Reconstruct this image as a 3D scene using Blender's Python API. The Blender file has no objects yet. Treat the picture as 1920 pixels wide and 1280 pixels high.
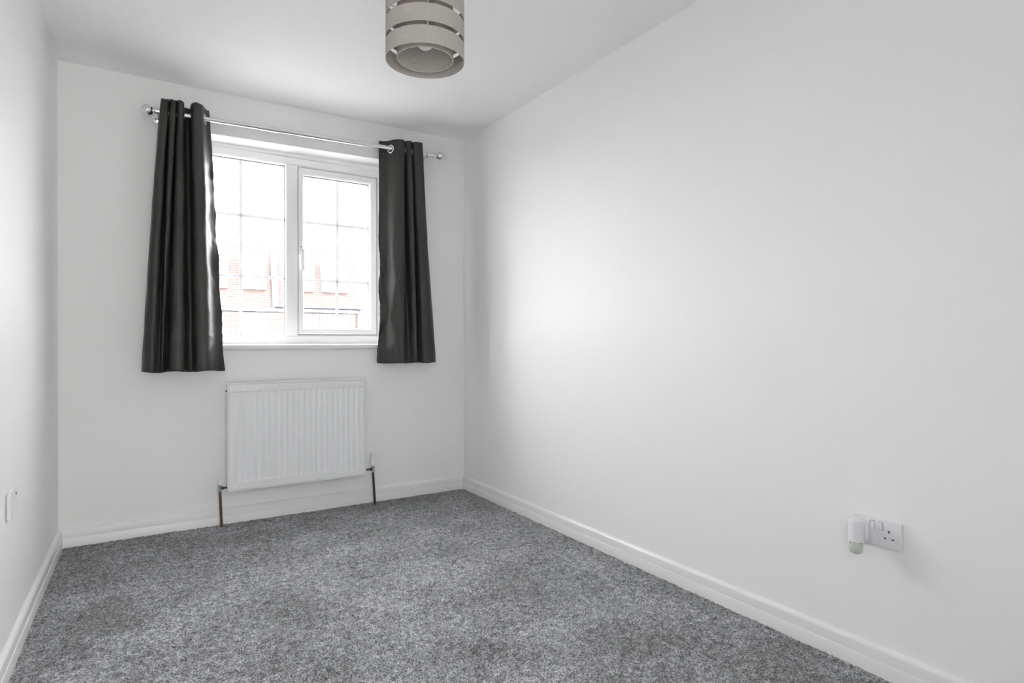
import bpy, bmesh, math, random
from mathutils import Vector, Matrix, noise

random.seed(4)
SC = bpy.context.scene
COL = SC.collection
PI = math.pi

# ------------------------------------------------------------------ camera
F_PX = 1124.46
cam_data = bpy.data.cameras.new('camera')
cam_data.sensor_fit = 'HORIZONTAL'
cam_data.sensor_width = 36.0
cam_data.lens = 36.0 * F_PX / 1920.0
cam_data.clip_start = 0.02
cam_data.clip_end = 300
cam = bpy.data.objects.new('camera', cam_data)
COL.objects.link(cam)
yaw, pit, rol = 0.564653, -0.003123, 0.000245
fw = Vector((math.sin(yaw) * math.cos(pit), math.cos(yaw) * math.cos(pit), math.sin(pit)))
r0 = Vector((math.cos(yaw), -math.sin(yaw), 0))
u0 = r0.cross(fw)
r1 = r0 * math.cos(rol) + u0 * math.sin(rol)
u1 = -r0 * math.sin(rol) + u0 * math.cos(rol)
m = Matrix((r1, u1, -fw)).transposed().to_4x4()
m.translation = Vector((0, 0, 1.028))
cam.matrix_world = m
SC.camera = cam

# ------------------------------------------------------------------ world, lights, exposure
W_STRENGTH = 22.5
world = bpy.data.worlds.new('overcast_sky')
SC.world = world
world.use_nodes = True
bg = world.node_tree.nodes['Background']
bg.inputs['Color'].default_value = (0.995, 0.985, 0.985, 1)
bg.inputs['Strength'].default_value = W_STRENGTH

def area_light(name, loc, rot, sx, sy, power, color=(1, 1, 1)):
    d = bpy.data.lights.new(name, 'AREA')
    d.shape = 'RECTANGLE'; d.size = sx; d.size_y = sy
    d.energy = power; d.color = color
    o = bpy.data.objects.new(name, d); COL.objects.link(o)
    o.location = loc; o.rotation_euler = rot
    return o
# added fill lights, out of view, shining through the open doorway behind the camera
area_light('fill_light_front', (0.05, -2.10, 1.10), (PI / 2 + 0.38, 0, 0), 1.5, 1.9, 62, (1, 0.985, 0.955))
area_light('fill_light_overhead', (0.45, -1.15, 2.36), (0, 0, 0), 0.7, 0.7, 60, (0.975, 0.985, 1.0))  # second added fill, from above the landing; no fitting modelled

vs = SC.view_settings
vs.view_transform = 'Standard'
vs.look = 'None'
vs.gamma = 1.0
vs.use_curve_mapping = False
vs.exposure = 0.15
SC.cycles.max_bounces = 16
SC.cycles.diffuse_bounces = 10
SC.cycles.glossy_bounces = 6
SC.cycles.transparent_max_bounces = 16
SC.cycles.caustics_reflective = False
SC.cycles.caustics_refractive = False

# ------------------------------------------------------------------ materials
def mat(name, color, rough=0.6, metal=0.0, spec=0.5, bump=None, var=None, **kw):
    mt = bpy.data.materials.new(name); mt.use_nodes = True
    nt = mt.node_tree; b = nt.nodes['Principled BSDF']
    b.inputs['Base Color'].default_value = (*color, 1)
    b.inputs['Roughness'].default_value = rough
    b.inputs['Metallic'].default_value = metal
    b.inputs['Specular IOR Level'].default_value = spec
    for k, v in kw.items(): b.inputs[k].default_value = v
    if bump or var:
        tc = nt.nodes.new('ShaderNodeTexCoord')
    if var:      # (scale, amount): soft value variation
        n = nt.nodes.new('ShaderNodeTexNoise'); n.inputs['Scale'].default_value = var[0]
        n.inputs['Detail'].default_value = 4
        nt.links.new(tc.outputs['Object'], n.inputs['Vector'])
        mx = nt.nodes.new('ShaderNodeMix'); mx.data_type = 'RGBA'
        a = var[1]
        mx.inputs['A'].default_value = (*[c * (1 - a) for c in color], 1)
        mx.inputs['B'].default_value = (*[min(1, c * (1 + a)) for c in color], 1)
        nt.links.new(n.outputs['Fac'], mx.inputs['Factor'])
        nt.links.new(mx.outputs['Result'], b.inputs['Base Color'])
    if bump:     # (scale, strength, distance)
        n2 = nt.nodes.new('ShaderNodeTexNoise'); n2.inputs['Scale'].default_value = bump[0]
        n2.inputs['Detail'].default_value = 5
        nt.links.new(tc.outputs['Object'], n2.inputs['Vector'])
        bp = nt.nodes.new('ShaderNodeBump'); bp.inputs['Strength'].default_value = bump[1]
        bp.inputs['Distance'].default_value = bump[2]
        nt.links.new(n2.outputs['Fac'], bp.inputs['Height'])
        nt.links.new(bp.outputs['Normal'], b.inputs['Normal'])
    return mt

M = {}
M['paint'] = mat('wall_paint', (0.88, 0.88, 0.875), 0.5, spec=0.15, bump=(220, 0.08, 0.001))
M['ceiling'] = mat('ceiling_paint', (0.90, 0.90, 0.90), 0.7, spec=0.12, bump=(160, 0.06, 0.001))
M['gloss'] = mat('skirting_gloss', (0.80, 0.80, 0.795), 0.32, spec=0.5)
M['upvc'] = mat('window_upvc', (0.93, 0.93, 0.93), 0.28, spec=0.5)
M['gasket'] = mat('glazing_gasket', (0.10, 0.10, 0.13), 0.5)
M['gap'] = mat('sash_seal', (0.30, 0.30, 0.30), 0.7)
M['bar'] = mat('glazing_bar_white', (0.90, 0.90, 0.92), 0.4)
_nt = M['bar'].node_tree                       # thin white plastic lets some daylight through
_tr = _nt.nodes.new('ShaderNodeBsdfTranslucent'); _tr.inputs['Color'].default_value = (0.9, 0.9, 0.93, 1)
_mx = _nt.nodes.new('ShaderNodeMixShader'); _mx.inputs[0].default_value = 0.19
_nt.links.new(_nt.nodes['Principled BSDF'].outputs[0], _mx.inputs[1]); _nt.links.new(_tr.outputs[0], _mx.inputs[2])
_nt.links.new(_mx.outputs[0], _nt.nodes['Material Output'].inputs['Surface'])
M['chrome'] = mat('chrome', (0.80, 0.81, 0.83), 0.09, metal=1.0)
M['satin_metal'] = mat('valve_metal', (0.55, 0.56, 0.56), 0.25, metal=1.0)
M['dark_metal'] = mat('valve_dark', (0.10, 0.10, 0.10), 0.4, metal=0.6)
M['copper'] = mat('aged_copper', (0.19, 0.085, 0.06), 0.42, metal=0.6, var=(40, 0.4))
M['dull_copper'] = mat('dull_copper', (0.10, 0.065, 0.045), 0.45, metal=0.6, var=(40, 0.4))
M['radiator'] = mat('radiator_enamel', (0.82, 0.825, 0.84), 0.3, spec=0.5)
M['plastic'] = mat('white_plastic', (0.80, 0.80, 0.82), 0.3, spec=0.5)
M['surround'] = mat('switch_gap', (0.35, 0.35, 0.36), 0.6)
M['hole'] = mat('pin_hole_dark', (0.03, 0.03, 0.03), 0.8)
M['cord'] = mat('pendant_cord', (0.75, 0.75, 0.74), 0.5)
M['bulb'] = mat('opal_bulb', (0.88, 0.88, 0.87), 0.25)
M['overlap'] = mat('ribbon_overlap', (0.10, 0.095, 0.085), 0.8)
M['pale_strip'] = mat('shade_rim', (0.62, 0.60, 0.57), 0.5)
M['freshener_liquid'] = mat('freshener_bottle', (0.80, 0.84, 0.72), 0.06, spec=0.6)
M['freshener_liquid'].node_tree.nodes['Principled BSDF'].inputs['Transmission Weight'].default_value = 0.75
M['brick'] = mat('red_brick', (0.104, 0.090, 0.082), 0.9, spec=0.03, var=(6, 0.25))
M['mortar'] = mat('mortar', (0.112, 0.102, 0.095), 0.95, spec=0.03)
M['tile'] = mat('clay_tile', (0.095, 0.074, 0.070), 0.85, spec=0.03, var=(4, 0.22))
M['fascia'] = mat('white_fascia', (0.75, 0.75, 0.76), 0.5)
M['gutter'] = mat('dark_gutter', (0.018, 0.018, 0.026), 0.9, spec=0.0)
M['lead'] = mat('lead_grey', (0.062, 0.058, 0.060), 0.7, spec=0.03)
M['netting'] = mat('net_curtained_glass', (0.72, 0.74, 0.76), 0.12, spec=0.6)
M['paving'] = mat('pale_paving', (0.21, 0.21, 0.205), 0.9, var=(1.5, 0.1))
M['landing'] = mat('landing_paint', (0.78, 0.77, 0.75), 0.7)

def glass():
    mt = bpy.data.materials.new('window_glass'); mt.use_nodes = True
    nt = mt.node_tree; nt.nodes.clear()
    o = nt.nodes.new('ShaderNodeOutputMaterial'); mx = nt.nodes.new('ShaderNodeMixShader')
    t = nt.nodes.new('ShaderNodeBsdfTransparent'); g = nt.nodes.new('ShaderNodeBsdfGlossy')
    lw = nt.nodes.new('ShaderNodeLayerWeight'); lw.inputs['Blend'].default_value = 0.5
    pw = nt.nodes.new('ShaderNodeMath'); pw.operation = 'POWER'; pw.inputs[1].default_value = 5
    fr = nt.nodes.new('ShaderNodeMath'); fr.operation = 'MULTIPLY_ADD'; fr.inputs[1].default_value = 0.96; fr.inputs[2].default_value = 0.04
    nt.links.new(lw.outputs['Facing'], pw.inputs[0]); nt.links.new(pw.outputs[0], fr.inputs[0])
    g.inputs['Roughness'].default_value = 0.02
    t.inputs['Color'].default_value = (0.97, 0.98, 0.98, 1)
    nt.links.new(fr.outputs[0], mx.inputs[0]); nt.links.new(t.outputs[0], mx.inputs[1])
    nt.links.new(g.outputs[0], mx.inputs[2]); nt.links.new(mx.outputs[0], o.inputs['Surface'])
    return mt
M['glass'] = glass()

def carpet():
    mt = bpy.data.materials.new('carpet'); mt.use_nodes = True
    nt = mt.node_tree; b = nt.nodes['Principled BSDF']; L = nt.links.new
    b.inputs['Roughness'].default_value = 0.95; b.inputs['Specular IOR Level'].default_value = 0.15
    b.inputs['Sheen Weight'].default_value = 0.08; b.inputs['Sheen Roughness'].default_value = 0.5
    tc = nt.nodes.new('ShaderNodeTexCoord')
    def nz(s, d, r=0.6):
        n = nt.nodes.new('ShaderNodeTexNoise'); n.inputs['Scale'].default_value = s
        n.inputs['Detail'].default_value = d; n.inputs['Roughness'].default_value = r
        L(tc.outputs['Object'], n.inputs['Vector']); return n
    fine = nz(170, 4, 0.75); mid = nz(34, 5, 0.75); big = nz(3.2, 3, 0.55)
    r1_ = nt.nodes.new('ShaderNodeValToRGB')
    r1_.color_ramp.elements[0].position = 0.40; r1_.color_ramp.elements[0].color = (0.105, 0.107, 0.107, 1)
    r1_.color_ramp.elements[1].position = 0.62; r1_.color_ramp.elements[1].color = (0.62, 0.625, 0.645, 1)
    L(fine.outputs['Fac'], r1_.inputs['Fac'])
    r2_ = nt.nodes.new('ShaderNodeValToRGB')
    r2_.color_ramp.elements[0].position = 0.34; r2_.color_ramp.elements[0].color = (0.56, 0.56, 0.555, 1)
    r2_.color_ramp.elements[1].position = 0.64; r2_.color_ramp.elements[1].color = (1.55, 1.56, 1.60, 1)
    L(mid.outputs['Fac'], r2_.inputs['Fac'])
    r3_ = nt.nodes.new('ShaderNodeValToRGB')
    r3_.color_ramp.elements[0].position = 0.36; r3_.color_ramp.elements[0].color = (0.72, 0.72, 0.715, 1)
    r3_.color_ramp.elements[1].position = 0.66; r3_.color_ramp.elements[1].color = (1.12, 1.12, 1.13, 1)
    L(big.outputs['Fac'], r3_.inputs['Fac'])
    def mul(a, c):
        x = nt.nodes.new('ShaderNodeMix'); x.data_type = 'RGBA'; x.blend_type = 'MULTIPLY'
        x.inputs['Factor'].default_value = 1; L(a, x.inputs['A']); L(c, x.inputs['B']); return x.outputs['Result']
    L(mul(mul(r1_.outputs[0], r2_.outputs[0]), r3_.outputs[0]), b.inputs['Base Color'])
    ad = nt.nodes.new('ShaderNodeMath'); ad.operation = 'ADD'
    L(fine.outputs['Fac'], ad.inputs[0]); L(mid.outputs['Fac'], ad.inputs[1])
    bp = nt.nodes.new('ShaderNodeBump'); bp.inputs['Strength'].default_value = 0.8
    bp.inputs['Distance'].default_value = 0.008
    L(ad.outputs[0], bp.inputs['Height']); L(bp.outputs['Normal'], b.inputs['Normal'])
    return mt
M['carpet'] = carpet()

def fabric(name, color, rough, weave, spec=0.5, sheen=0.0):
    mt = bpy.data.materials.new(name); mt.use_nodes = True
    nt = mt.node_tree; b = nt.nodes['Principled BSDF']; L = nt.links.new
    b.inputs['Base Color'].default_value = (*color, 1)
    b.inputs['Roughness'].default_value = rough; b.inputs['Specular IOR Level'].default_value = spec
    b.inputs['Sheen Weight'].default_value = sheen
    tc = nt.nodes.new('ShaderNodeTexCoord')
    n = nt.nodes.new('ShaderNodeTexNoise'); n.inputs['Scale'].default_value = weave; n.inputs['Detail'].default_value = 3
    L(tc.outputs['Object'], n.inputs['Vector'])
    bp = nt.nodes.new('ShaderNodeBump'); bp.inputs['Strength'].default_value = 0.25; bp.inputs['Distance'].default_value = 0.001
    L(n.outputs['Fac'], bp.inputs['Height']); L(bp.outputs['Normal'], b.inputs['Normal'])
    return mt
M['curtain'] = fabric('charcoal_satin', (0.027, 0.027, 0.025), 0.48, 300, spec=0.42)

def shade_fabric():
    mt = bpy.data.materials.new('taupe_ribbon_fabric'); mt.use_nodes = True
    nt = mt.node_tree; L = nt.links.new
    b = nt.nodes['Principled BSDF']
    b.inputs['Roughness'].default_value = 0.8; b.inputs['Specular IOR Level'].default_value = 0.2
    tc = nt.nodes.new('ShaderNodeTexCoord'); mp = nt.nodes.new('ShaderNodeMapping')
    mp.inputs['Scale'].default_value = (60, 60, 900)
    L(tc.outputs['Object'], mp.inputs['Vector'])
    n = nt.nodes.new('ShaderNodeTexNoise'); n.inputs['Scale'].default_value = 1; n.inputs['Detail'].default_value = 3
    L(mp.outputs['Vector'], n.inputs['Vector'])
    r = nt.nodes.new('ShaderNodeValToRGB')
    r.color_ramp.elements[0].position = 0.3; r.color_ramp.elements[0].color = (0.50, 0.465, 0.43, 1)
    r.color_ramp.elements[1].position = 0.7; r.color_ramp.elements[1].color = (0.64, 0.605, 0.57, 1)
    L(n.outputs['Fac'], r.inputs['Fac']); L(r.outputs[0], b.inputs['Base Color'])
    tr = nt.nodes.new('ShaderNodeBsdfTranslucent'); L(r.outputs[0], tr.inputs['Color'])
    mx = nt.nodes.new('ShaderNodeMixShader'); mx.inputs[0].default_value = 0.28
    L(b.outputs[0], mx.inputs[1]); L(tr.outputs[0], mx.inputs[2])
    L(mx.outputs[0], nt.nodes['Material Output'].inputs['Surface'])
    return mt
M['shade'] = shade_fabric()

# ------------------------------------------------------------------ helpers
def link(name, me, m_, parent=None):
    me.materials.append(m_) if m_ else None
    o = bpy.data.objects.new(name, me); COL.objects.link(o)
    if parent: o.parent = parent
    return o

def obj(name, bm, m_, parent=None, smooth=None):
    bmesh.ops.recalc_face_normals(bm, faces=bm.faces)
    me = bpy.data.meshes.new(name); bm.to_mesh(me); bm.free()
    if smooth is not None:
        for p in me.polygons: p.use_smooth = True
        if smooth < 3.1: me.set_sharp_from_angle(angle=smooth)
    return link(name, me, m_, parent)

def thing(name, label=None, cat=None, group=None, kind=None, loc=(0, 0, 0)):
    o = bpy.data.objects.new(name, None); COL.objects.link(o); o.location = loc
    o.empty_display_size = 0.1
    return tag(o, label, cat, group, kind)

def tag(o, label=None, cat=None, group=None, kind=None):
    if label: o['label'] = label
    if cat: o['category'] = cat
    if group: o['group'] = group
    if kind: o['kind'] = kind
    return o

def hexa(bm, p):
    """p: 8 points, bottom four (ccw) then top four"""
    v = [bm.verts.new(q) for q in p]
    for f in ((3, 2, 1, 0), (4, 5, 6, 7), (0, 1, 5, 4), (1, 2, 6, 5), (2, 3, 7, 6), (3, 0, 4, 7)):
        bm.faces.new([v[i] for i in f])
    return v

def box(bm, x0, y0, z0, x1, y1, z1, bev=0.0, seg=2):
    t = bmesh.new() if bev else bm
    hexa(t, [(x0, y0, z0), (x1, y0, z0), (x1, y1, z0), (x0, y1, z0), (x0, y0, z1), (x1, y0, z1), (x1, y1, z1), (x0, y1, z1)])
    if bev:
        bmesh.ops.bevel(t, geom=t.edges[:], offset=bev, segments=seg, affect='EDGES', profile=0.5)
        me = bpy.data.meshes.new('tmp'); t.to_mesh(me); t.free(); bm.from_mesh(me); bpy.data.meshes.remove(me)

def lathe(bm, prof, base, axis=(0, 0, 1), seg=28, close=False):
    """prof: list of (radius, height) along axis from base"""
    a = Vector(axis).normalized(); base = Vector(base)
    u = a.orthogonal().normalized(); w = a.cross(u)
    rings = []
    for r, h in prof:
        if r < 1e-6: rings.append([bm.verts.new(base + a * h)])
        else: rings.append([bm.verts.new(base + a * h + (u * math.cos(2 * PI * k / seg) + w * math.sin(2 * PI * k / seg)) * r) for k in range(seg)])
    pairs = list(zip(rings[:-1], rings[1:]))
    if close: pairs.append((rings[-1], rings[0]))
    for A, B in pairs:
        for k in range(seg):
            k2 = (k + 1) % seg
            if len(A) == 1 and len(B) == 1: continue
            if len(A) == 1: bm.faces.new((A[0], B[k], B[k2]))
            elif len(B) == 1: bm.faces.new((A[k], B[0], A[k2]))
            else: bm.faces.new((A[k], B[k], B[k2], A[k2]))

def tube(bm, a, b, r, seg=20, cap=True):
    a = Vector(a); b = Vector(b); L_ = (b - a).length
    pr = [(r, 0), (r, L_)]
    if cap: pr = [(0, 0)] + pr + [(0, L_)]
    lathe(bm, pr, a, b - a, seg)

def sphere_prof(r, h0, n=12, a0=-PI / 2, a1=PI / 2):
    return [(max(0.0, r * math.cos(a0 + (a1 - a0) * i / n)) if 0 < i < n or abs(a0 + (a1 - a0) * i / n) < PI / 2 - 1e-4 else 0.0,
             h0 + r * math.sin(a0 + (a1 - a0) * i / n)) for i in range(n + 1)]

def extrude_profile(bm, prof, A, B, out):
    """closed profile (t, z) swept from A to B (floor points on the wall); out = unit vector into the room"""
    A = Vector(A); B = Vector(B); out = Vector(out)
    ra = [bm.verts.new(A + out * t + Vector((0, 0, z))) for t, z in prof]
    rb = [bm.verts.new(B + out * t + Vector((0, 0, z))) for t, z in prof]
    n = len(prof)
    for i in range(n):
        j = (i + 1) % n
        bm.faces.new((ra[i], rb[i], rb[j], ra[j]))
    bm.faces.new(ra[::-1]); bm.faces.new(rb)

# ------------------------------------------------------------------ room geometry
D = 3.6823            # inner face of window wall
XR = 1.9372           # right wall
XL = -0.3074          # left wall at the window wall
YN = -0.30            # inner face of near wall (behind the camera)
H = 2.398
TW = 0.33             # wall thickness
def xl(y): return XL - 0.01817 * (D - y)

# floor
bm = bmesh.new(); box(bm, xl(YN) - 0.3, YN - 1.9, -0.12, XR + 0.2, D + 0.05, -0.001)
floor = tag(obj('floor', bm, M['carpet']), 'grey flecked fitted carpet', kind='structure')
# carpet pile: a fine field of uneven tufts over the visible floor
px0, px1, py0, py1, st = -0.40, XR + 0.01, 0.35, D + 0.01, 0.0055
nx = int((px1 - px0) / st); ny = int((py1 - py0) / st)
pv = []
rnd = random.random
for j in range(ny + 1):
    yy = py0 + j * st
    for i in range(nx + 1):
        xx = px0 + i * st
        k = 0.75 + 0.5 * noise.noise(Vector((xx * 9, yy * 9, 0)))
        pv.append((xx + (rnd() - .5) * .004, yy + (rnd() - .5) * .004, -0.0005 + rnd() * 0.0075 * k))
pf = []
for j in range(ny):
    a = j * (nx + 1)
    for i in range(nx):
        b_ = a + i
        pf.append((b_, b_ + 1, b_ + nx + 2, b_ + nx + 1))
me = bpy.data.meshes.new('carpet_pile'); me.from_pydata(pv, [], pf)
for p_ in me.polygons: p_.use_smooth = True
me.materials.append(M['carpet'])
pile = bpy.data.objects.new('carpet_pile', me); COL.objects.link(pile); pile.parent = floor; pile['kind'] = 'stuff'
# ceiling
bm = bmesh.new(); box(bm, xl(YN) - 0.3, YN - 1.9, H, XR + 0.2, D + 0.05, H + 0.12)
tag(obj('ceiling', bm, M['ceiling']), 'plain white ceiling', kind='structure')
# side walls
bm = bmesh.new()
y0, y1 = YN - 1.9, D + 0.02
hexa(bm, [(xl(y0) - 0.2, y0, -0.1), (xl(y0), y0, -0.1), (xl(y1), y1, -0.1), (xl(y1) - 0.2, y1, -0.1),
          (xl(y0) - 0.2, y0, H + 0.1), (xl(y0), y0, H + 0.1), (xl(y1), y1, H + 0.1), (xl(y1) - 0.2, y1, H + 0.1)])
tag(obj('wall_left', bm, M['paint']), 'plain white wall', kind='structure')
bm = bmesh.new(); box(bm, XR, YN - 1.9, -0.1, XR + 0.2, D + 0.02, H + 0.1)
tag(obj('wall_right', bm, M['paint']), 'plain white wall', kind='structure')
# window wall with opening
OX0, OX1 = 0.248, 1.405
OZ0 = 0.975
def ztop(x): return 2.162 + (x - 0.37) * 0.0145
bm = bmesh.new()
def wallseg(x0, x1, z0a, z0b, z1a, z1b):
    hexa(bm, [(x0, D, z0a), (x1, D, z0b), (x1, D + TW, z0b), (x0, D + TW, z0a), (x0, D, z1a), (x1, D, z1b), (x1, D + TW, z1b), (x0, D + TW, z1a)])
wallseg(XL - 0.3, OX0, -0.1, -0.1, H + 0.1, H + 0.1)
wallseg(OX1, XR + 0.3, -0.1, -0.1, H + 0.1, H + 0.1)
wallseg(OX0, OX1, -0.1, -0.1, OZ0, OZ0)
wallseg(OX0, OX1, ztop(OX0), ztop(OX1), H + 0.1, H + 0.1)
tag(obj('wall_far', bm, M['paint']), 'white wall around the window', kind='structure')
# near wall with an open doorway, and the landing beyond it
DX0, DX1, DZ = -0.30, 0.52, 2.02
bm = bmesh.new()
box(bm, xl(YN) - 0.1, YN - 0.12, 0, DX0, YN, H)
box(bm, DX1, YN - 0.12, 0, XR + 0.1, YN, H)
box(bm, DX0, YN - 0.12, DZ, DX1, YN, H)
tag(obj('wall_near', bm, M['paint']), 'white wall with open doorway', kind='structure')
bm = bmesh.new(); box(bm, xl(YN) - 0.3, YN - 2.0, -0.1, XR + 0.2, YN - 1.9, H + 0.1)
tag(obj('wall_landing', bm, M['landing']), 'landing wall', kind='structure')
bm = bmesh.new()
box(bm, DX0 - 0.06, YN - 0.135, 0, DX0, YN + 0.015, DZ + 0.06, 0.004)
box(bm, DX1, YN - 0.135, 0, DX1 + 0.06, YN + 0.015, DZ + 0.06, 0.004)
box(bm, DX0, YN - 0.135, DZ, DX1, YN + 0.015, DZ + 0.06, 0.004)
tag(obj('trim_1', bm, M['gloss']), 'white door casing', kind='structure')

# skirting: chamfered top, stepped face
PROF = [(0, 0), (0.0180, 0), (0.0180, 0.0455), (0.0172, 0.0470), (0.0150, 0.0478), (0.0150, 0.0785), (0.0140, 0.0815),
        (0.0110, 0.0850), (0.0070, 0.0885), (0.0035, 0.0905), (0, 0.0910)]
bm = bmesh.new(); extrude_profile(bm, PROF, (XL - 0.0, D, 0), (XR, D, 0), (0, -1, 0))
tag(obj('baseboard_far', bm, M['gloss'], smooth=0.5), 'white stepped skirting board', kind='structure')
bm = bmesh.new(); extrude_profile(bm, PROF, (XR, YN, 0), (XR, D, 0), (-1, 0, 0))
tag(obj('baseboard_right', bm, M['gloss'], smooth=0.5), 'white stepped skirting board', kind='structure')
bm = bmesh.new(); extrude_profile(bm, PROF, (xl(YN), YN, 0), (XL, D, 0), Vector((1, -0.01817, 0)).normalized())
tag(obj('baseboard_left', bm, M['gloss'], smooth=0.5), 'white stepped skirting board', kind='structure')
bm = bmesh.new(); extrude_profile(bm, PROF, (DX1 + 0.06, YN, 0), (XR, YN, 0), (0, 1, 0))
tag(obj('baseboard_near', bm, M['gloss'], smooth=0.5), 'white stepped skirting board', kind='structure')

# ------------------------------------------------------------------ window
win = thing('window_1', 'white two-light window with georgian glazing bars', kind='structure', loc=((OX0 + OX1) / 2, D + 0.15, 1.0))
wl = Vector(win.location)
def wpart(name, bm, m_, smooth=None, parent=None):
    o = obj(name, bm, m_, None, smooth)
    o.parent = parent or win
    o.matrix_parent_inverse = Matrix.Translation(-wl)
    return o
def wsub(name, bm, m_, parent, smooth=None):
    o = obj(name, bm, m_, None, smooth); o.parent = parent
    return o
FY0, FY1 = D + 0.148, D + 0.218
KX = 1.0124
def X_(v): return v * KX
def Z_(v): return 1.028 + (v - 1.028) * KX
FT = Z_(2.129); FB = 1.000
# sill board with rounded nose
bm = bmesh.new()
pr = [(-0.150, 0.968), (0.020, 0.968), (0.026, 0.9705), (0.030, 0.976), (0.031, 0.984), (0.030, 0.9915), (0.026, 0.9975), (0.019, 1.0005), (-0.150, 1.0005)]
extrude_profile(bm, pr, (OX0 + 0.001, D, 0), (OX1 - 0.001, D, 0), (0, -1, 0))
wpart('window_sill', bm, M['gloss'], 0.6)
# frame: head, bottom, jambs, mullion
def ring_frame(bm, loops):
    # loops: list of (x0, z0, x1, z1, y); consecutive rectangles are joined by mitred faces, closed round
    R = [[bm.verts.new((x, y, z)) for x, z in ((a, b), (c, b), (c, d), (a, d))] for a, b, c, d, y in loops]
    for P, Q in zip(R, R[1:] + R[:1]):
        for k in range(4):
            j = (k + 1) % 4
            bm.faces.new((P[k], P[j], Q[j], Q[k]))
bm = bmesh.new()
ox0, ox1 = OX0 + .001, OX1 - .001
ring_frame(bm, [(ox0, FB, ox1, FT, FY1), (ox0, FB, ox1, FT, FY0), (X_(0.285), Z_(1.045), X_(1.365), Z_(2.093), FY0), (X_(0.289), Z_(1.049), X_(1.361), Z_(2.089), FY0 + .003),
                (X_(0.297), Z_(1.057), X_(1.353), Z_(2.081), FY0 + .016), (X_(0.297), Z_(1.057), X_(1.353), Z_(2.081), FY1)])
wpart('frame', bm, M['upvc'], 0.6)
bm = bmesh.new(); box(bm, X_(0.784), FY0 - 0.002, Z_(1.052), X_(0.853), FY1, Z_(2.086), 0.006, 3)
wpart('mullion', bm, M['upvc'], 0.6)
# quadrant trim and packer above the head
bm = bmesh.new()
def tz(x, dz): return ztop(x) - dz
hexa(bm, [(OX0 + .001, D + .146, FT), (OX1 - .001, D + .146, FT + .006), (OX1 - .001, FY1, FT + .006), (OX0 + .001, FY1, FT),
          (OX0 + .001, D + .146, ztop(OX0) - .0005), (OX1 - .001, D + .146, ztop(OX1) - .0005), (OX1 - .001, FY1, ztop(OX1) - .0005), (OX0 + .001, FY1, ztop(OX0) - .0005)])
bmesh.ops.bevel(bm, geom=bm.edges[:], offset=0.002, segments=2, affect='EDGES')
wpart('head_trim', bm, M['upvc'], 0.6)
# glazing: per light a gasket, glazing bars and six panes
GY = D + 0.185
def light(x0, x1, z0, z1, xb, zb, parent, sub):
    mk = (lambda n, b, mt, s=None: wsub(n, b, mt, parent, s)) if sub else (lambda n, b, mt, s=None: wpart(n, b, mt, s))
    b = bmesh.new(); g = 0.0035
    box(b, x0 - .004, GY - .008, z1 - g, x1 + .004, GY + .008, z1 + .004)
    box(b, x0 - .004, GY - .008, z0 - .004, x1 + .004, GY + .008, z0 + g * .6)
    box(b, x0 - .004, GY - .008, z0, x0 + g * .6, GY + .008, z1)
    box(b, x1 - g, GY - .008, z0, x1 + .004, GY + .008, z1)
    mk('gasket', b, M['gasket'])
    hw = 0.0085
    b = bmesh.new(); box(b, xb - hw, GY - .006, z0, xb + hw, GY + .006, z1, 0.0015, 1); mk('glazing_bar', b, M['bar'])
    for z in zb:
        b = bmesh.new(); box(b, x0, GY - .0055, z - hw, x1, GY + .0055, z + hw, 0.0015, 1); mk('glazing_bar', b, M['bar'])
    xs = [x0, xb, x1]; zs = [z0] + sorted(zb) + [z1]
    for i in range(2):
        for j in range(3):
            b = bmesh.new()
            box(b, xs[i] + .001, GY - .002, zs[j] + .001, xs[i + 1] - .001, GY + .002, zs[j + 1] - .001)
            mk('pane', b, M['glass'])
light(X_(0.297), X_(0.784), Z_(1.057), Z_(2.081), 0.545, [1.404, 1.764], win, False)
# fix parenting transform for parts made with wpart is handled there
# opening sash, standing proud of the frame
sash_bm = bmesh.new()
SX0, SX1, SZ0, SZ1 = X_(0.858), X_(1.350), Z_(1.061), Z_(2.079)
GX0, GX1, GZ0, GZ1 = X_(0.893), X_(1.304), Z_(1.102), Z_(2.037)
ring_frame(sash_bm, [(SX0, SZ0, SX1, SZ1, FY1 - .004), (SX0, SZ0, SX1, SZ1, FY0 + .007), (SX0 + .003, SZ0 + .003, SX1 - .003, SZ1 - .003, FY0 + .004),
                     (GX0 - .012, GZ0 - .012, GX1 + .012, GZ1 + .012, FY0 + .004), (GX0 - .009, GZ0 - .009, GX1 + .009, GZ1 + .009, FY0 + .006),
                     (GX0, GZ0, GX1, GZ1, FY0 + .018), (GX0, GZ0, GX1, GZ1, FY1 - .004)])
sash = wpart('sash', sash_bm, M['upvc'], 0.6)
light(GX0, GX1, GZ0, GZ1, 1.116, [1.401, 1.762], sash, True)
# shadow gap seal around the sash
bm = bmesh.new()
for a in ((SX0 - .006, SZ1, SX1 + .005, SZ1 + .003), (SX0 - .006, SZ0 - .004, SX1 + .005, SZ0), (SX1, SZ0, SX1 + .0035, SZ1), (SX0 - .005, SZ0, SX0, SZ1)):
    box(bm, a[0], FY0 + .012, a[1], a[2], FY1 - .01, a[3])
wsub('seal', bm, M['gap'], sash)
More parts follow.
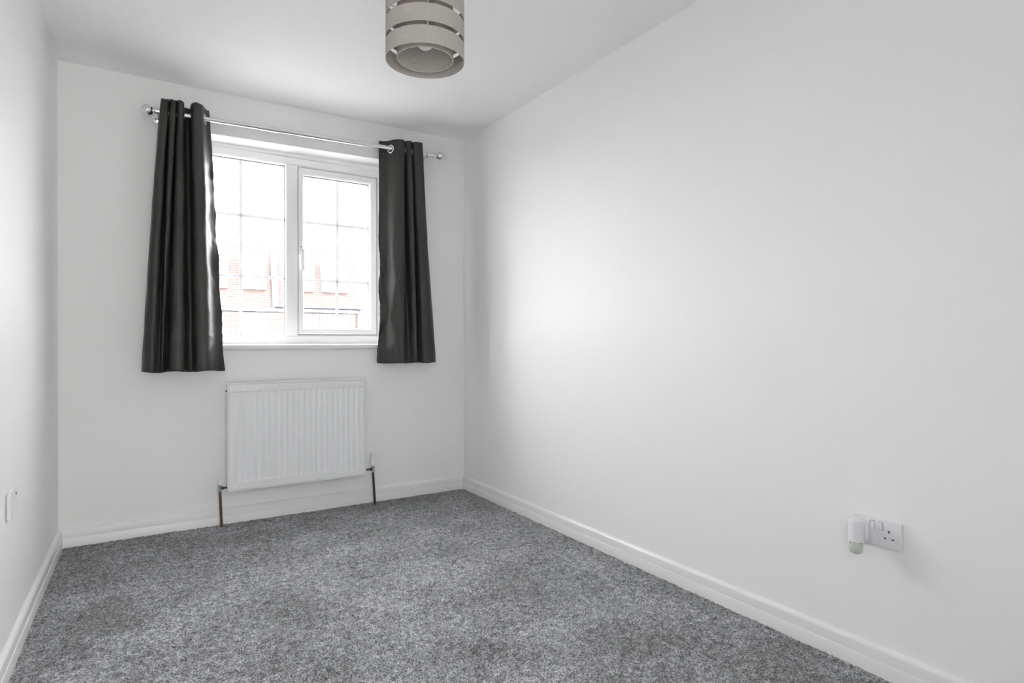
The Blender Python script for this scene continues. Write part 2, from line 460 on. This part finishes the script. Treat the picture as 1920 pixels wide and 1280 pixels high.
# handle on the left stile
bm = bmesh.new()
hx = 0.884; hy = FY0 + .004
box(bm, hx - .009, hy - .010, 1.553, hx + .009, hy + .001, 1.608, 0.004, 3)
lathe(bm, [(0, 0), (.0075, 0), (.0075, .018), (.006, .021), (0, .021)], (hx, hy - .008, 1.583), (0, -1, 0), 18)
t = bmesh.new()
hexa(t, [(hx - .002, hy - .031, 1.452), (hx + .016, hy - .034, 1.452), (hx + .016, hy - .024, 1.452), (hx - .002, hy - .022, 1.452),
         (hx - .009, hy - .032, 1.590), (hx + .009, hy - .032, 1.590), (hx + .009, hy - .022, 1.590), (hx - .009, hy - .022, 1.590)])
bmesh.ops.bevel(t, geom=t.edges[:], offset=0.0035, segments=3, affect='EDGES')
me = bpy.data.meshes.new('t'); t.to_mesh(me); t.free(); bm.from_mesh(me)
wsub('handle', bm, M['upvc'], sash, 0.7)
bm = bmesh.new()
lathe(bm, [(0, 0), (.0035, 0), (.0035, .002), (0, .002)], (hx, hy - .0095, 1.600), (0, -1, 0), 12)
lathe(bm, [(0, 0), (.003, 0), (.003, .003), (0, .003)], (hx, hy - .0315, 1.574), (0, -1, 0), 12)
wsub('handle_screw', bm, M['gasket'], sash)

# ------------------------------------------------------------------ radiator
rad = thing('radiator', 'white panel radiator with pressed vertical channels below the window', 'radiator', loc=(0.825, D - 0.07, 0.195))
rl = Vector(rad.location)
def place(o, root, loc):
    o.parent = root; o.matrix_parent_inverse = Matrix.Translation(-Vector(loc)); return o
RX0, RX1, RZ0, RZ1 = 0.436, 1.211, 0.197, 0.791
RY = D - 0.100
N = 23
xs = [0.0, 0.0025, 0.006, 0.0085, 0.011]
span0, span1 = 0.018, (RX1 - RX0) - 0.018
pitch = (span1 - span0) / N
chan = {}
for i in range(N):
    a = span0 + i * pitch
    for k, h in ((0.0, 0), (0.14, 0), (0.34, 1), (0.66, 1), (0.86, 0)):
        xs.append(a + k * pitch); chan[round(a + k * pitch, 6)] = h
xs += [span1, (RX1 - RX0) - 0.011, (RX1 - RX0) - 0.0085, (RX1 - RX0) - 0.006, (RX1 - RX0) - 0.0025, RX1 - RX0]
Hh = RZ1 - RZ0
zs = [0, 0.0025, 0.006, 0.0085, 0.011, 0.044, 0.0480, 0.0505, 0.060, Hh - 0.060, Hh - 0.0505, Hh - 0.0480, Hh - 0.044, Hh - 0.011, Hh - 0.0085, Hh - 0.006, Hh - 0.0025, Hh]
bm = bmesh.new()
def rdepth(x, z):
    d = min(x, z, RX1 - RX0 - x, Hh - z)
    if d < 0.001: return 0.004       # rolled-back edge
    if d < 0.0070: return -0.0012    # raised lip
    if d < 0.0095: return 0.0048     # shadow groove
    h = chan.get(round(x, 6), 0)
    if h and 0.0495 < z < Hh - 0.0495:
        return 0.0048
    return 0.0
grid = [[bm.verts.new((RX0 + x, RY + rdepth(x, z), RZ0 + z)) for x in xs] for z in zs]
for j in range(len(zs) - 1):
    for i in range(len(xs) - 1):
        bm.faces.new((grid[j][i], grid[j][i + 1], grid[j + 1][i + 1], grid[j + 1][i]))
# sides and rear of the panel
bk = RY + 0.014
ring = grid[0] + [r[-1] for r in grid[1:]] + grid[-1][-2::-1] + [r[0] for r in grid[-2:0:-1]]
rb_ = [bm.verts.new((v.co.x, bk, v.co.z)) for v in ring]
for i in range(len(ring)):
    j = (i + 1) % len(ring)
    bm.faces.new((ring[j], ring[i], rb_[i], rb_[j]))
bm.faces.new(rb_)
place(obj('front_panel', bm, M['radiator'], smooth=0.9), rad, rl)
bm = bmesh.new(); box(bm, RX0 + .008, RY + .016, RZ0 + .03, RX1 - .008, RY + .062, RZ1 - .012, 0.003)
place(obj('convector', bm, M['radiator']), rad, rl)
for x in (RX0 + 0.12, RX1 - 0.12):
    bm = bmesh.new(); box(bm, x - .015, RY + .062, RZ0 + .05, x + .015, D, RZ1 - .05)
    place(obj('wall_bracket', bm, M['radiator']), rad, rl)
bm = bmesh.new()
lathe(bm, [(0, 0), (.0075, 0), (.0075, .006), (.004, .007), (.004, .011), (0, .011)], (RX0 + .008, RY + .035, 0.745), (-1, 0, 0), 14)
place(obj('bleed_valve', bm, M['dark_metal']), rad, rl)
bm = bmesh.new()
lathe(bm, [(0, 0), (.006, 0), (.006, .003), (0, .003)], (RX1 - .035, RY + .022, RZ1 - .013), (0, 0, 1), 14)
place(obj('top_plug', bm, M['dark_metal']), rad, rl)

PY = D - 0.066
def valve(name, label, x, z, trv):
    v = thing(name, label, 'valve', 'radiator valves', loc=(x, PY, z)); L0 = (x, PY, z)
    b = bmesh.new()
    lathe(b, [(0, -.020), (.0085, -.020), (.0105, -.018), (.0105, -.008), (.0085, -.006), (.0085, .010), (.0105, .012), (.0105, .018), (0, .018)], L0, (0, 0, 1), 20)
    place(obj('valve_body', b, M['satin_metal'], smooth=0.6), v, L0)
    s = 1 if x < 0.8 else -1
    b = bmesh.new()
    xe = RX0 + .009 if s > 0 else RX1 - .009
    lathe(b, [(0, .004), (.0062, .004), (.0062, .010), (.0088, .011), (.0088, .020), (.0058, .021), (.0058, abs(xe - x)), (0, abs(xe - x))], L0, (s, 0, 0), 6)
    place(obj('tail_nut', b, M['dark_metal']), v, L0)
    b = bmesh.new()
    if trv:
        lathe(b, [(0, .018), (.011, .018), (.0125, .022), (.0125, .026), (.016, .031), (.0165, .034), (.0165, .055), (.0155, .057), (.0155, .059), (.0165, .061), (.0155, .084), (.012, .092), (0, .094)], L0, (0, 0, 1), 24)
        place(obj('thermostatic_head', b, M['plastic'], smooth=0.6), v, L0)
    else:
        lathe(b, [(0, .018), (.0105, .018), (.0112, .022), (.0105, .043), (.008, .047), (0, .047)], L0, (0, 0, 1), 20)
        place(obj('lockshield_cap', b, M['plastic'], smooth=0.6), v, L0)
    return v
valve('radiator_valve', 'small white-capped lockshield valve at left foot of radiator', 0.404, 0.216, False)
valve('radiator_valve', 'taller white thermostatic valve at right foot of radiator', 1.266, 0.222, True)
for xa, za, xb, lab in ((0.404, 0.197, 0.412, 'copper feed pipe rising from carpet to left radiator valve'),
                        (1.266, 0.203, 1.279, 'dark copper feed pipe rising from carpet to right radiator valve')):
    bm = bmesh.new(); tube(bm, (xb, PY, -0.003), (xa, PY, za), 0.0075, 18)
    tag(obj('radiator_pipe', bm, M['copper'] if xa < 0.8 else M['dull_copper'], smooth=1.0), lab, 'pipe', 'copper radiator pipes')

# ------------------------------------------------------------------ curtain pole
RODY = D - 0.09
def rodz(x): return 2.203 + (x - 0.10) * 0.0195
def rp(x): return Vector((x, RODY, rodz(x)))
pole = thing('curtain_pole', 'chrome curtain pole with round ball finials above the window', 'curtain pole', loc=tuple(rp(0.86)))
pl = rp(0.86)
bm = bmesh.new(); tube(bm, rp(0.108), rp(0.64), 0.0118, 24); place(obj('inner_tube', bm, M['chrome'], smooth=1.0), pole, pl)
bm = bmesh.new()
tube(bm, rp(0.607), rp(1.675), 0.0135, 24); place(obj('outer_tube', bm, M['chrome'], smooth=1.0), pole, pl)
ax = (rp(1) - rp(0)).normalized()
for x, s in ((0.108, -1), (1.675, 1)):
    bm = bmesh.new()
    pr = [(0, -.012), (.0155, -.012), (.0155, .006), (.0115, .009), (.0085, .013), (.0085, .016)] + [(r, h) for r, h in sphere_prof(.0285, .040, 14, -1.25, PI / 2)]
    lathe(bm, pr, rp(x), ax * s, 28); place(obj('finial', bm, M['chrome'], smooth=0.7), pole, pl)
for x in (0.117, 1.625):
    bm = bmesh.new(); c = rp(x)
    lathe(bm, [(0, 0), (.024, 0), (.024, .004), (.018, .007), (.007, .009), (.007, .078), (0, .078)], (x, D, c.z - .012), (0, -1, 0), 24)
    lathe(bm, [(.0145, -.006), (.0175, -.006), (.0175, .006), (.0145, .006)], c, ax, 24, close=True)
    place(obj('bracket', bm, M['chrome'], smooth=0.6), pole, pl)

# ------------------------------------------------------------------ curtains
def catmull(pts, per):
    out = []
    n = len(pts)
    for i in range(n - 1):
        p0 = pts[max(0, i - 1)]; p1 = pts[i]; p2 = pts[i + 1]; p3 = pts[min(n - 1, i + 2)]
        for k in range(per):
            t = k / per
            q = []
            for c in range(len(p1)):
                a, b_, c_, d_ = p0[c], p1[c], p2[c], p3[c]
                q.append(0.5 * ((2 * b_) + (-a + c_) * t + (2 * a - 5 * b_ + 4 * c_ - d_) * t * t + (-a + 3 * b_ - 3 * c_ + d_) * t ** 3))
            out.append(tuple(q))
    out.append(tuple(pts[-1]))
    return out

def curtain(root, top, bot, wrinkle, ztopf, zbotf, power=0.85, rows=110, per=9, seed=0):
    """top, bot: control points (x, y offset from the pole) with equal counts; returns eyelet crossings"""
    A = catmull(top, per); B = catmull(bot, per); n = len(A)
    bm = bmesh.new(); g = []
    for j in range(rows + 1):
        t = j / rows
        row = []
        w = t ** power
        for i in range(n):
            # the header stays crisp, the folds relax downwards
            x = A[i][0] * (1 - w) + B[i][0] * w
            y = A[i][1] * (1 - w) + B[i][1] * w
            z0 = ztopf(A[i][0], A[i][1]); z1 = zbotf(B[i][0], B[i][1])
            z = z0 + (z1 - z0) * t
            amp = min(1, t * 5) * 0.0022
            nz = noise.noise(Vector((x * 14 + seed, i * 0.05, z * 3.0)))
            nz2 = noise.noise(Vector((i * 0.13 + seed, 3.1, z * 9.0)))
            x += amp * nz2 * 1.2; y += amp * nz * 2
            dx, dy = wrinkle(i / (n - 1), t, z)
            row.append(Vector((x + dx, RODY + y + dy, z)))
        g.append(row)
    # pole crossings
    cross = []
    jz = [min(range(rows + 1), key=lambda j: abs(g[j][i].z - rodz(g[j][i].x))) for i in range(n)]
    for i in range(n - 1):
        a = g[jz[i]][i]; b_ = g[jz[i + 1]][i + 1]
        ya, yb = a.y - RODY, b_.y - RODY
        if ya * yb < 0 or ya == 0:
            f = ya / (ya - yb); p = a.lerp(b_, f); p.z = rodz(p.x)
            i0 = max(0, i - 2); i1 = min(n - 1, i + 3)
            tang = (g[jz[i]][i1] - g[jz[i]][i0]); tang.z = 0
            cross.append((p, tang.normalized()))
    vv = [[bm.verts.new(p) for p in row] for row in g]
    for j in range(rows):
        for i in range(n - 1):
            c = (g[j][i] + g[j + 1][i + 1]) / 2
            if any((c - p).length < 0.0175 for p, _ in cross): continue
            bm.faces.new((vv[j][i], vv[j + 1][i], vv[j + 1][i + 1], vv[j][i + 1]))
    for v in [v for v in bm.verts if not v.link_faces]: bm.verts.remove(v)
    fb = obj('fabric', bm, M['curtain'], None, smooth=3.14159)
    md = fb.modifiers.new('thickness', 'SOLIDIFY'); md.thickness = 0.0016; md.offset = 0
    place(fb, root, root.location)
    for p, tg in cross:
        nrm = tg.cross(Vector((0, 0, 1))).normalized()
        b = bmesh.new()
        ring_pr = []
        R0, R1, th = 0.0185, 0.0275, 0.0028
        for k in range(12):
            a = 2 * PI * k / 12
            ring_pr.append(((R0 + R1) / 2 + (R1 - R0) / 2 * math.cos(a), th * math.sin(a)))
        lathe(b, ring_pr, p - Vector((0, 0, 0.004)), nrm, 28, close=True)
        place(obj('eyelet', b, M['chrome'], smooth=3.14159), root, root.location)
    return cross

def wr_left(s, t, z):
    d = 0.0
    if s > 0.80:                                  # the leading edge, creased by the window
        k = (s - 0.80) / 0.20
        q = noise.noise(Vector((k * 2.5, 1.7, z * 7))) * 0.008 + noise.noise(Vector((k * 6, 7.7, z * 22))) * 0.0035
        d = q * min(1, t * 4) * k
        d += 0.006 * math.exp(-((z - 1.045) / 0.006) ** 2) * k
    return d, -d * 0.7
def wr_right(s, t, z):
    d = 0.0
    if s < 0.27:
        k = (0.27 - s) / 0.27
        e = min(1, max(0, (t - 0.30) * 3.0))
        q = noise.noise(Vector((k * 2.2 + z, 4.7, z * 4.5))) * 0.022 + noise.noise(Vector((k * 4 - z * 3, 9.7, z * 9))) * 0.016 \
            + noise.noise(Vector((k * 7, 2.2, z * 24))) * 0.0055
        d = q * e * min(1, k * 3)
        for zc, sl in ((1.185, .02), (1.60, -.03), (0.985, .015)):      # pressed fold lines from the packet
            d += 0.006 * math.exp(-((z - zc - k * sl) / 0.007) ** 2)
    return d * 0.4, -d

cl = thing('curtain', 'charcoal eyelet curtain gathered at left side of the window', 'curtain', 'pair of curtains', loc=(0.24, RODY, 0.86))
topL = [(0.128, 0.034), (0.130, -0.046), (0.161, -0.050), (0.1645, 0.030), (0.168, -0.049), (0.1965, -0.052), (0.1995, 0.030), (0.2025, -0.050), (0.228, -0.048),
        (0.236, 0.040), (0.262, 0.042), (0.264, -0.042), (0.286, -0.056), (0.309, -0.050), (0.331, 0.012), (0.354, 0.042)]
botL = [(0.040, 0.012), (0.050, -0.030), (0.085, -0.050), (0.112, -0.018), (0.128, -0.030), (0.140, -0.012), (0.150, 0.006), (0.172, -0.044), (0.222, -0.052),
        (0.244, 0.004), (0.272, 0.010), (0.286, -0.044), (0.316, -0.060), (0.347, -0.052), (0.384, 0.006), (0.428, 0.034)]
curtain(cl, topL, botL, wr_left, lambda x, y: 2.256 + 0.012 * (x - .13) / .2 + 0.003 * math.sin(x * 160), lambda x, y: 0.860 + 0.004 * math.sin(x * 42), seed=1)
crr = thing('curtain', 'charcoal eyelet curtain with crumpled satin edge at right side of the window', 'curtain', 'pair of curtains', loc=(1.49, RODY, 0.875))
topR = [(1.312, 0.042), (1.354, 0.030), (1.388, -0.026), (1.422, -0.046), (1.446, -0.044), (1.452, 0.022), (1.456, 0.026), (1.462, -0.030), (1.496, -0.042), (1.501, 0.022), (1.505, 0.024), (1.512, -0.036), (1.570, -0.040), (1.586, 0.030)]
botR = [(1.306, 0.040), (1.346, 0.026), (1.380, -0.028), (1.424, -0.050), (1.456, -0.034), (1.480, 0.000), (1.500, 0.006), (1.524, -0.016), (1.545, -0.020), (1.552, 0.012), (1.566, 0.008), (1.590, -0.034), (1.640, -0.030), (1.686, 0.006)]
curtain(crr, topR, botR, wr_right, lambda x, y: 2.276 + 0.010 * (x - 1.31) / .28, lambda x, y: 0.879 + 0.002 * math.sin(x * 50), power=0.95, seed=5)

# ------------------------------------------------------------------ pendant lamp
LX, LY, LZ = 0.794, 1.773, 1.917
RO, RI = 0.1245, 0.089
BH, GAP = 0.0545, 0.0125
top_z = LZ + 3 * BH + 2 * GAP
lamp = thing('pendant_lamp', 'taupe drum pendant lampshade of three fabric bands hanging from ceiling', 'lamp', loc=(LX, LY, top_z))
ll = (LX, LY, top_z)
def band(bm, r, z0, z1, th=0.0012, seg=72):
    lathe(bm, [(r - th, z0), (r, z0), (r, z1), (r - th, z1)], (LX, LY, 0), (0, 0, 1), seg, close=True)
for i in range(3):
    z0 = LZ + i * (BH + GAP)
    bm = bmesh.new(); band(bm, RO, z0, z0 + BH)
    # stitched overlap of the ribbon
    a0 = math.atan2(-LY, -LX) + 0.03
    for k in range(6):
        pass
    o = obj('fabric_band', bm, M['shade'], smooth=0.8); place(o, lamp, ll)
bm = bmesh.new(); band(bm, RI, LZ + 0.006, top_z - 0.01)
place(obj('inner_shade', bm, M['shade'], smooth=0.8), lamp, ll)
bm = bmesh.new()
for r, z in ((RI, LZ + 0.006),):
    pr = [(r + 0.0012 * math.cos(2 * PI * k / 8) - .0006, z + 0.0012 * math.sin(2 * PI * k / 8)) for k in range(8)]
    lathe(bm, pr, (LX, LY, 0), (0, 0, 1), 72, close=True)
place(obj('rim', bm, M['pale_strip'], smooth=1.0), lamp, ll)
# clear strips joining the bands, one towards the room's near corner
for k in range(4):
    a = math.atan2(-LY, -LX) + 0.06 + k * PI / 2
    bm = bmesh.new()
    c = Vector((LX + (RO - .0025) * math.cos(a), LY + (RO - .0025) * math.sin(a), 0)); tdir = Vector((-math.sin(a), math.cos(a), 0)); rd = Vector((math.cos(a), math.sin(a), 0))
    p = [c - tdir * .0012 - rd * .0008, c + tdir * .0012 - rd * .0008, c + tdir * .0012 + rd * .0008, c - tdir * .0012 + rd * .0008]
    hexa(bm, [q + Vector((0, 0, LZ + .004)) for q in p] + [q + Vector((0, 0, top_z - .004)) for q in p])
    place(obj('joining_strip', bm, M['pale_strip']), lamp, ll)
    if k == 0:     # stitched overlap of the ribbon behind the gaps
        for g_ in (0, 1):
            bm = bmesh.new()
            zz = LZ + (g_ + 1) * BH + g_ * GAP - .003
            pts = []
            for j in range(5):
                aa = a + 0.030 + j * 0.030
                pts.append((Vector((LX + (RO - .004) * math.cos(aa), LY + (RO - .004) * math.sin(aa), zz)), Vector((LX + (RO - .0025) * math.cos(aa), LY + (RO - .0025) * math.sin(aa), zz))))
            for (p0_, q0_), (p1_, q1_) in zip(pts, pts[1:]):
                up = Vector((0, 0, GAP + .006)); hexa(bm, [p0_, p1_, q1_, q0_, p0_ + up, p1_ + up, q1_ + up, q0_ + up])
            place(obj('ribbon_overlap', bm, M['overlap']), lamp, ll)
bm = bmesh.new()
for k in range(3):
    a = 0.5 + k * 2 * PI / 3
    tube(bm, (LX + .02 * math.cos(a), LY + .02 * math.sin(a), top_z - .030), (LX + (RO - .003) * math.cos(a), LY + (RO - .003) * math.sin(a), top_z - .006), .0016, 8)
pr = [(.0205 + .002 * math.cos(2 * PI * k / 8), top_z - .030 + .002 * math.sin(2 * PI * k / 8)) for k in range(8)]
lathe(bm, pr, (LX, LY, 0), (0, 0, 1), 24, close=True)
place(obj('shade_carrier', bm, M['plastic'], smooth=0.8), lamp, ll)
bm = bmesh.new()
lathe(bm, [(0, 2.035), (.018, 2.035), (.019, 2.05), (.019, 2.085), (.014, 2.105), (.006, 2.115), (0, 2.115)], (LX, LY, 0), (0, 0, 1), 24)
place(obj('lampholder', bm, M['plastic'], smooth=0.6), lamp, ll)
bm = bmesh.new()
lathe(bm, [(0, 1.954), (.012, 1.9565), (.022, 1.964), (.0285, 1.976), (.030, 1.988), (.027, 2.004), (.019, 2.022), (.014, 2.036), (0, 2.036)], (LX, LY, 0), (0, 0, 1), 28)
place(obj('bulb', bm, M['bulb'], smooth=1.2), lamp, ll)
bm = bmesh.new(); tube(bm, (LX, LY, 2.11), (LX, LY, H - .02), .003, 10); place(obj('cord', bm, M['cord'], smooth=1.0), lamp, ll)
bm = bmesh.new()
lathe(bm, [(0, H - .026), (.012, H - .026), (.03, H - .020), (.04, H - .008), (.041, H), (0, H)], (LX, LY, 0), (0, 0, 1), 28)
place(obj('ceiling_rose', bm, M['plastic'], smooth=0.9), lamp, ll)

# ------------------------------------------------------------------ sockets
def socket(label, origin, along, out, outlets=True):
    """origin: centre of the plate on the wall; along: unit vector of the plate's long side seen left to right; out: into the room"""
    O = Vector(origin); A = Vector(along).normalized(); N_ = Vector(out).normalized(); Z = Vector((0, 0, 1))
    root = thing('wall_socket', label, 'socket', 'wall outlets', loc=origin)
    def P(a, z, n): return O + A * a + Z * z + N_ * n
    def pbox(a0, z0, n0, a1, z1, n1, bev=0, seg=2):
        t = bmesh.new()
        hexa(t, [P(a0, z0, n0), P(a1, z0, n0), P(a1, z0, n1), P(a0, z0, n1), P(a0, z1, n0), P(a1, z1, n0), P(a1, z1, n1), P(a0, z1, n1)])
        if bev: bmesh.ops.bevel(t, geom=t.edges[:], offset=bev, segments=seg, affect='EDGES')
        return t
    place(obj('plate', pbox(-.073, -.043, 0, .073, .043, .0095, .003, 3), M['plastic'], smooth=0.8), root, O)
    for s in ((-1, 1) if outlets else ()):
        # rocker, tilted when switched on
        t = bmesh.new(); a0 = s * .0125 - .006
        hexa(t, [P(a0, .009, .006), P(a0 + .012, .009, .006), P(a0 + .012, .009, .0115), P(a0, .009, .0115),
                 P(a0, .032, .006), P(a0 + .012, .032, .006), P(a0 + .012, .032, .0150), P(a0, .032, .0150)] if s > 0 else
                [P(a0, .009, .006), P(a0 + .012, .009, .006), P(a0 + .012, .009, .0150), P(a0, .009, .0150),
                 P(a0, .032, .006), P(a0 + .012, .032, .006), P(a0 + .012, .032, .0100), P(a0, .032, .0100)])
        b2 = bmesh.new()
        hexa(b2, [P(a0 - .0012, .008, .006), P(a0 + .0132, .008, .006), P(a0 + .0132, .008, .0097), P(a0 - .0012, .008, .0097),
                  P(a0 - .0012, .033, .006), P(a0 + .0132, .033, .006), P(a0 + .0132, .033, .0097), P(a0 - .0012, .033, .0097)])
        place(obj('switch_surround', b2, M['surround']), root, O)
        bmesh.ops.bevel(t, geom=t.edges[:], offset=.0012, segments=2, affect='EDGES')
        place(obj('switch', t, M['plastic'], smooth=0.8), root, O)
        c = s * .036
        t = bmesh.new()
        for (aa, zz, ww, hh) in ((c, .0085, .004, .008), (c - .011, -.0125, .0065, .004), (c + .011, -.0125, .0065, .004)):
            hexa(t, [P(aa - ww / 2, zz - hh / 2, .006), P(aa + ww / 2, zz - hh / 2, .006), P(aa + ww / 2, zz - hh / 2, .0098), P(aa - ww / 2, zz - hh / 2, .0098),
                     P(aa - ww / 2, zz + hh / 2, .006), P(aa + ww / 2, zz + hh / 2, .006), P(aa + ww / 2, zz + hh / 2, .0098), P(aa - ww / 2, zz + hh / 2, .0098)])
        tag(place(obj('pin_holes', t, M['hole']), root, O), 'three dark plug pin slots')
    for s in (-1, 1):
        t = bmesh.new()
        lathe(t, [(0, 0), (.003, 0), (.003, .0102), (0, .0102)], P(s * .0605, 0, 0), N_, 12)
        place(obj('screw', t, M['plastic'], smooth=0.6), root, O)
    if not outlets:
        t = bmesh.new()
        lathe(t, [(.0042, .0085), (.0042, .0125), (.0030, .0125), (.0030, .0100), (0, .0100)], P(.030, .021, 0), N_, 16)
        place(obj('aerial_port', t, M['surround']), root, O)
    return root
socket('white double socket on right wall with plug-in air freshener in it', (XR, 0.954, 0.439), (0, -1, 0), (-1, 0, 0))
ly = 2.474
o = socket('blank white outlet plate low on left wall near photo edge', (xl(ly), ly, 0.508), (0, 1, 0), (1, -0.018, 0), outlets=False)
o.name = 'outlet_plate'; o['category'] = 'outlet plate'; del o['group']

# plug-in air freshener
FX = XR - 0.0098; FYc = 0.992
fr = thing('air_freshener', 'white plug-in air freshener with pale green bottle in the right wall socket', 'air freshener', loc=(FX, FYc, 0.437))
f0 = (FX, FYc, 0.437)
bm = bmesh.new(); box(bm, FX - .022, FYc - .021, 0.409, FX, FYc + .021, 0.466, .006, 3)
place(obj('plug', bm, M['plastic'], smooth=0.9), fr, f0)
cx_ = FX - .043
bm = bmesh.new()
lathe(bm, [(0, .478), (.012, .4775), (.019, .474), (.0215, .468), (.0222, .455), (.0212, .430), (.0222, .418), (.0215, .409), (.0195, .409), (.0195, .413), (0, .413)], (cx_, FYc, 0), (0, 0, 1), 32)
place(obj('housing', bm, M['plastic'], smooth=0.9), fr, f0)
bm = bmesh.new()
lathe(bm, [(.004, .4125), (.0, .4125)] , (cx_, FYc, 0), (0, 0, 1), 16)
box(bm, FX - .030, FYc - .016, .420, FX - .020, FYc + .016, .458, .003, 2)
place(obj('neck', bm, M['plastic'], smooth=0.8), fr, f0)
bm = bmesh.new()
lathe(bm, [(0, .4125), (.010, .4125), (.010, .408), (.0165, .402), (.0185, .396), (.0185, .380), (.0165, .374), (.012, .371), (0, .371)], (cx_, FYc, 0), (0, 0, 1), 28)
tag(place(obj('bottle', bm, M['freshener_liquid'], smooth=0.9), fr, f0), 'clear bottle of pale green liquid')

# ------------------------------------------------------------------ outside
GZ = -2.75
bm = bmesh.new(); box(bm, -60, D + TW, GZ - .3, 60, 75, GZ)
tag(obj('ground', bm, M['paving']), 'pale street surface below the window', kind='structure')
BY = 28.0
hs = thing('terraced_house', 'brick house with tile-hung upper storey seen through the window', 'house', loc=(3, BY + 4, GZ))
hl = Vector(hs.location)
BX0, BX1 = -7.0, 9.10
EZ = 2.30; RT = 5.24; LEAN = 0.6
# backing volume
bm = bmesh.new()
box(bm, BX0, BY + .06, GZ, BX1 - .01, BY + 8, EZ + .06)
place(obj('wall', bm, M['mortar']), hs, hl)
bm = bmesh.new()
hexa(bm, [(BX0, BY + .1, EZ + .06), (BX1, BY + .1, EZ + .06), (BX1, BY + 8, EZ + .06), (BX0, BY + 8, EZ + .06),
          (BX0, BY + .1 + LEAN, RT - .02), (BX1 - .02, BY + .1 + LEAN, RT - .02), (BX1 - .02, BY + 7.4, RT - .02), (BX0, BY + 7.4, RT - .02)])
place(obj('roof', bm, M['tile']), hs, hl)
uw = [(-1.9, -0.9), (0.5, 1.5), (2.35, 3.46), (3.99, 4.98), (6.03, 7.05), (7.44, 8.64)]
lw = [(-1.9, -0.9), (0.5, 1.5), (2.35, 3.30), (4.02, 4.95), (5.95, 6.97), (7.49, 8.54)]
def raw(name, quads_boxes, m_):
    vs_, fs = [], []
    for b in quads_boxes:
        k = len(vs_); vs_ += b
        fs += [(k + 3, k + 2, k + 1, k), (k + 4, k + 5, k + 6, k + 7), (k, k + 1, k + 5, k + 4), (k + 1, k + 2, k + 6, k + 5), (k + 2, k + 3, k + 7, k + 6), (k + 3, k, k + 4, k + 7)]
    me = bpy.data.meshes.new(name); me.from_pydata(vs_, [], fs); me.validate()
    o = link(name, me, m_); place(o, hs, hl); return o
def bx8(x0, y0, z0, x1, y1, z1):
    return [(x0, y0, z0), (x1, y0, z0), (x1, y1, z0), (x0, y1, z0), (x0, y0, z1), (x1, y0, z1), (x1, y1, z1), (x0, y1, z1)]
# hung tiles
tl = []
gauge = 0.105; rows_ = int((RT - EZ - .16) / gauge)
for r in range(rows_ + 1):
    z = EZ + .16 + r * gauge
    yo = BY + .1 + LEAN * (z - EZ) / (RT - EZ)
    x = BX0 + (0.0825 if r % 2 else 0)
    while x < BX1 - .08:
        xe = min(x + 0.163, BX1)
        ok = True
        if 3.24 < z + .05 < 4.54 and any(a + .06 < (x + xe) / 2 < b_ - .06 for a, b_ in uw): ok = False
        if ok and x > -3:
            j = random.uniform(-.006, .006)
            tl.append([(x, yo - .055 + j, z), (xe, yo - .055 + j, z), (xe, yo + .0, z), (x, yo + .0, z), (x, yo - .01, z + gauge + .02), (xe, yo - .01, z + gauge + .02), (xe, yo + .03, z + gauge + .02), (x, yo + .03, z + gauge + .02)])
        x += 0.165
tag(raw('hung_tiles', tl, M['tile']), kind='stuff')
bl = []
r = 0
z = 0.2
while z < EZ - .07:
    x = BX0 + (0.1125 if r % 2 else 0)
    while x < BX1 - .1:
        xe = min(x + .215, BX1)
        if x > -3 and not (any(a + .08 < (x + xe) / 2 < b_ - .08 for a, b_ in lw) and z < 2.10):
            j = random.uniform(-.004, .004)
            bl.append(bx8(x, BY + j, z, xe, BY + .07, z + .065))
        x += .225
    z += .075; r += 1
tag(raw('bricks', bl, M['brick']), kind='stuff')
bm = bmesh.new(); box(bm, BX0, BY - .04, EZ - .03, BX1, BY + .1, EZ + .12); place(obj('fascia', bm, M['fascia']), hs, hl)
bm = bmesh.new(); box(bm, 5.35, BY - .13, EZ + .10, BX1 + .15, BY - .02, EZ + .165); place(obj('gutter', bm, M['gutter']), hs, hl)
bm = bmesh.new(); box(bm, BX0, BY - .025, EZ - .065, BX1, BY + .1, EZ - .03); place(obj('fascia_shadow', bm, M['gutter']), hs, hl)  # dark strip standing in for the shade under the fascia, in the gutter colour
bm = bmesh.new(); tube(bm, (9.03, BY - .06, GZ), (9.03, BY - .06, EZ - .15), .035, 10); tube(bm, (9.03, BY - .06, EZ - .15), (9.12, BY - .08, EZ + .12), .035, 10)
place(obj('downpipe', bm, M['lead']), hs, hl)
bm = bmesh.new()
hexa(bm, [(5.22, BY - .06, 2.45), (5.52, BY - .06, 2.45), (5.52, BY + .2, 2.45), (5.22, BY + .2, 2.45), (5.22, BY + LEAN - .08, 4.85), (5.52, BY + LEAN - .08, 4.85), (5.52, BY + LEAN + .2, 4.85), (5.22, BY + LEAN + .2, 4.85)])
place(obj('party_upstand', bm, M['lead']), hs, hl)
for grp, z0, z1, y in ((uw, 3.23, 4.55, BY + .06), (lw, 0.95, 2.125, BY - .01)):
    for a, b_ in grp:
        bm = bmesh.new()
        y1 = BY + 1.0 if grp is uw else BY + .15
        ring_frame(bm, [(a, z0, b_, z1, y1), (a, z0, b_, z1, y), (a + .06, z0 + .07, b_ - .06, z1 - .07, y), (a + .06, z0 + .07, b_ - .06, z1 - .07, y1)])
        box(bm, (a + b_) / 2 - .025, y + .005, z0 + .071, (a + b_) / 2 + .025, y + .028, z1 - .071)
        wf = place(obj('window', bm, M['fascia']), hs, hl)
        bm = bmesh.new(); box(bm, a + .05, y + .03, z0 + .05, b_ - .05, y + .045, z1 - .05)
        o = obj('pane', bm, M['netting']); o.parent = wf; o.matrix_parent_inverse = Matrix.Identity(4)
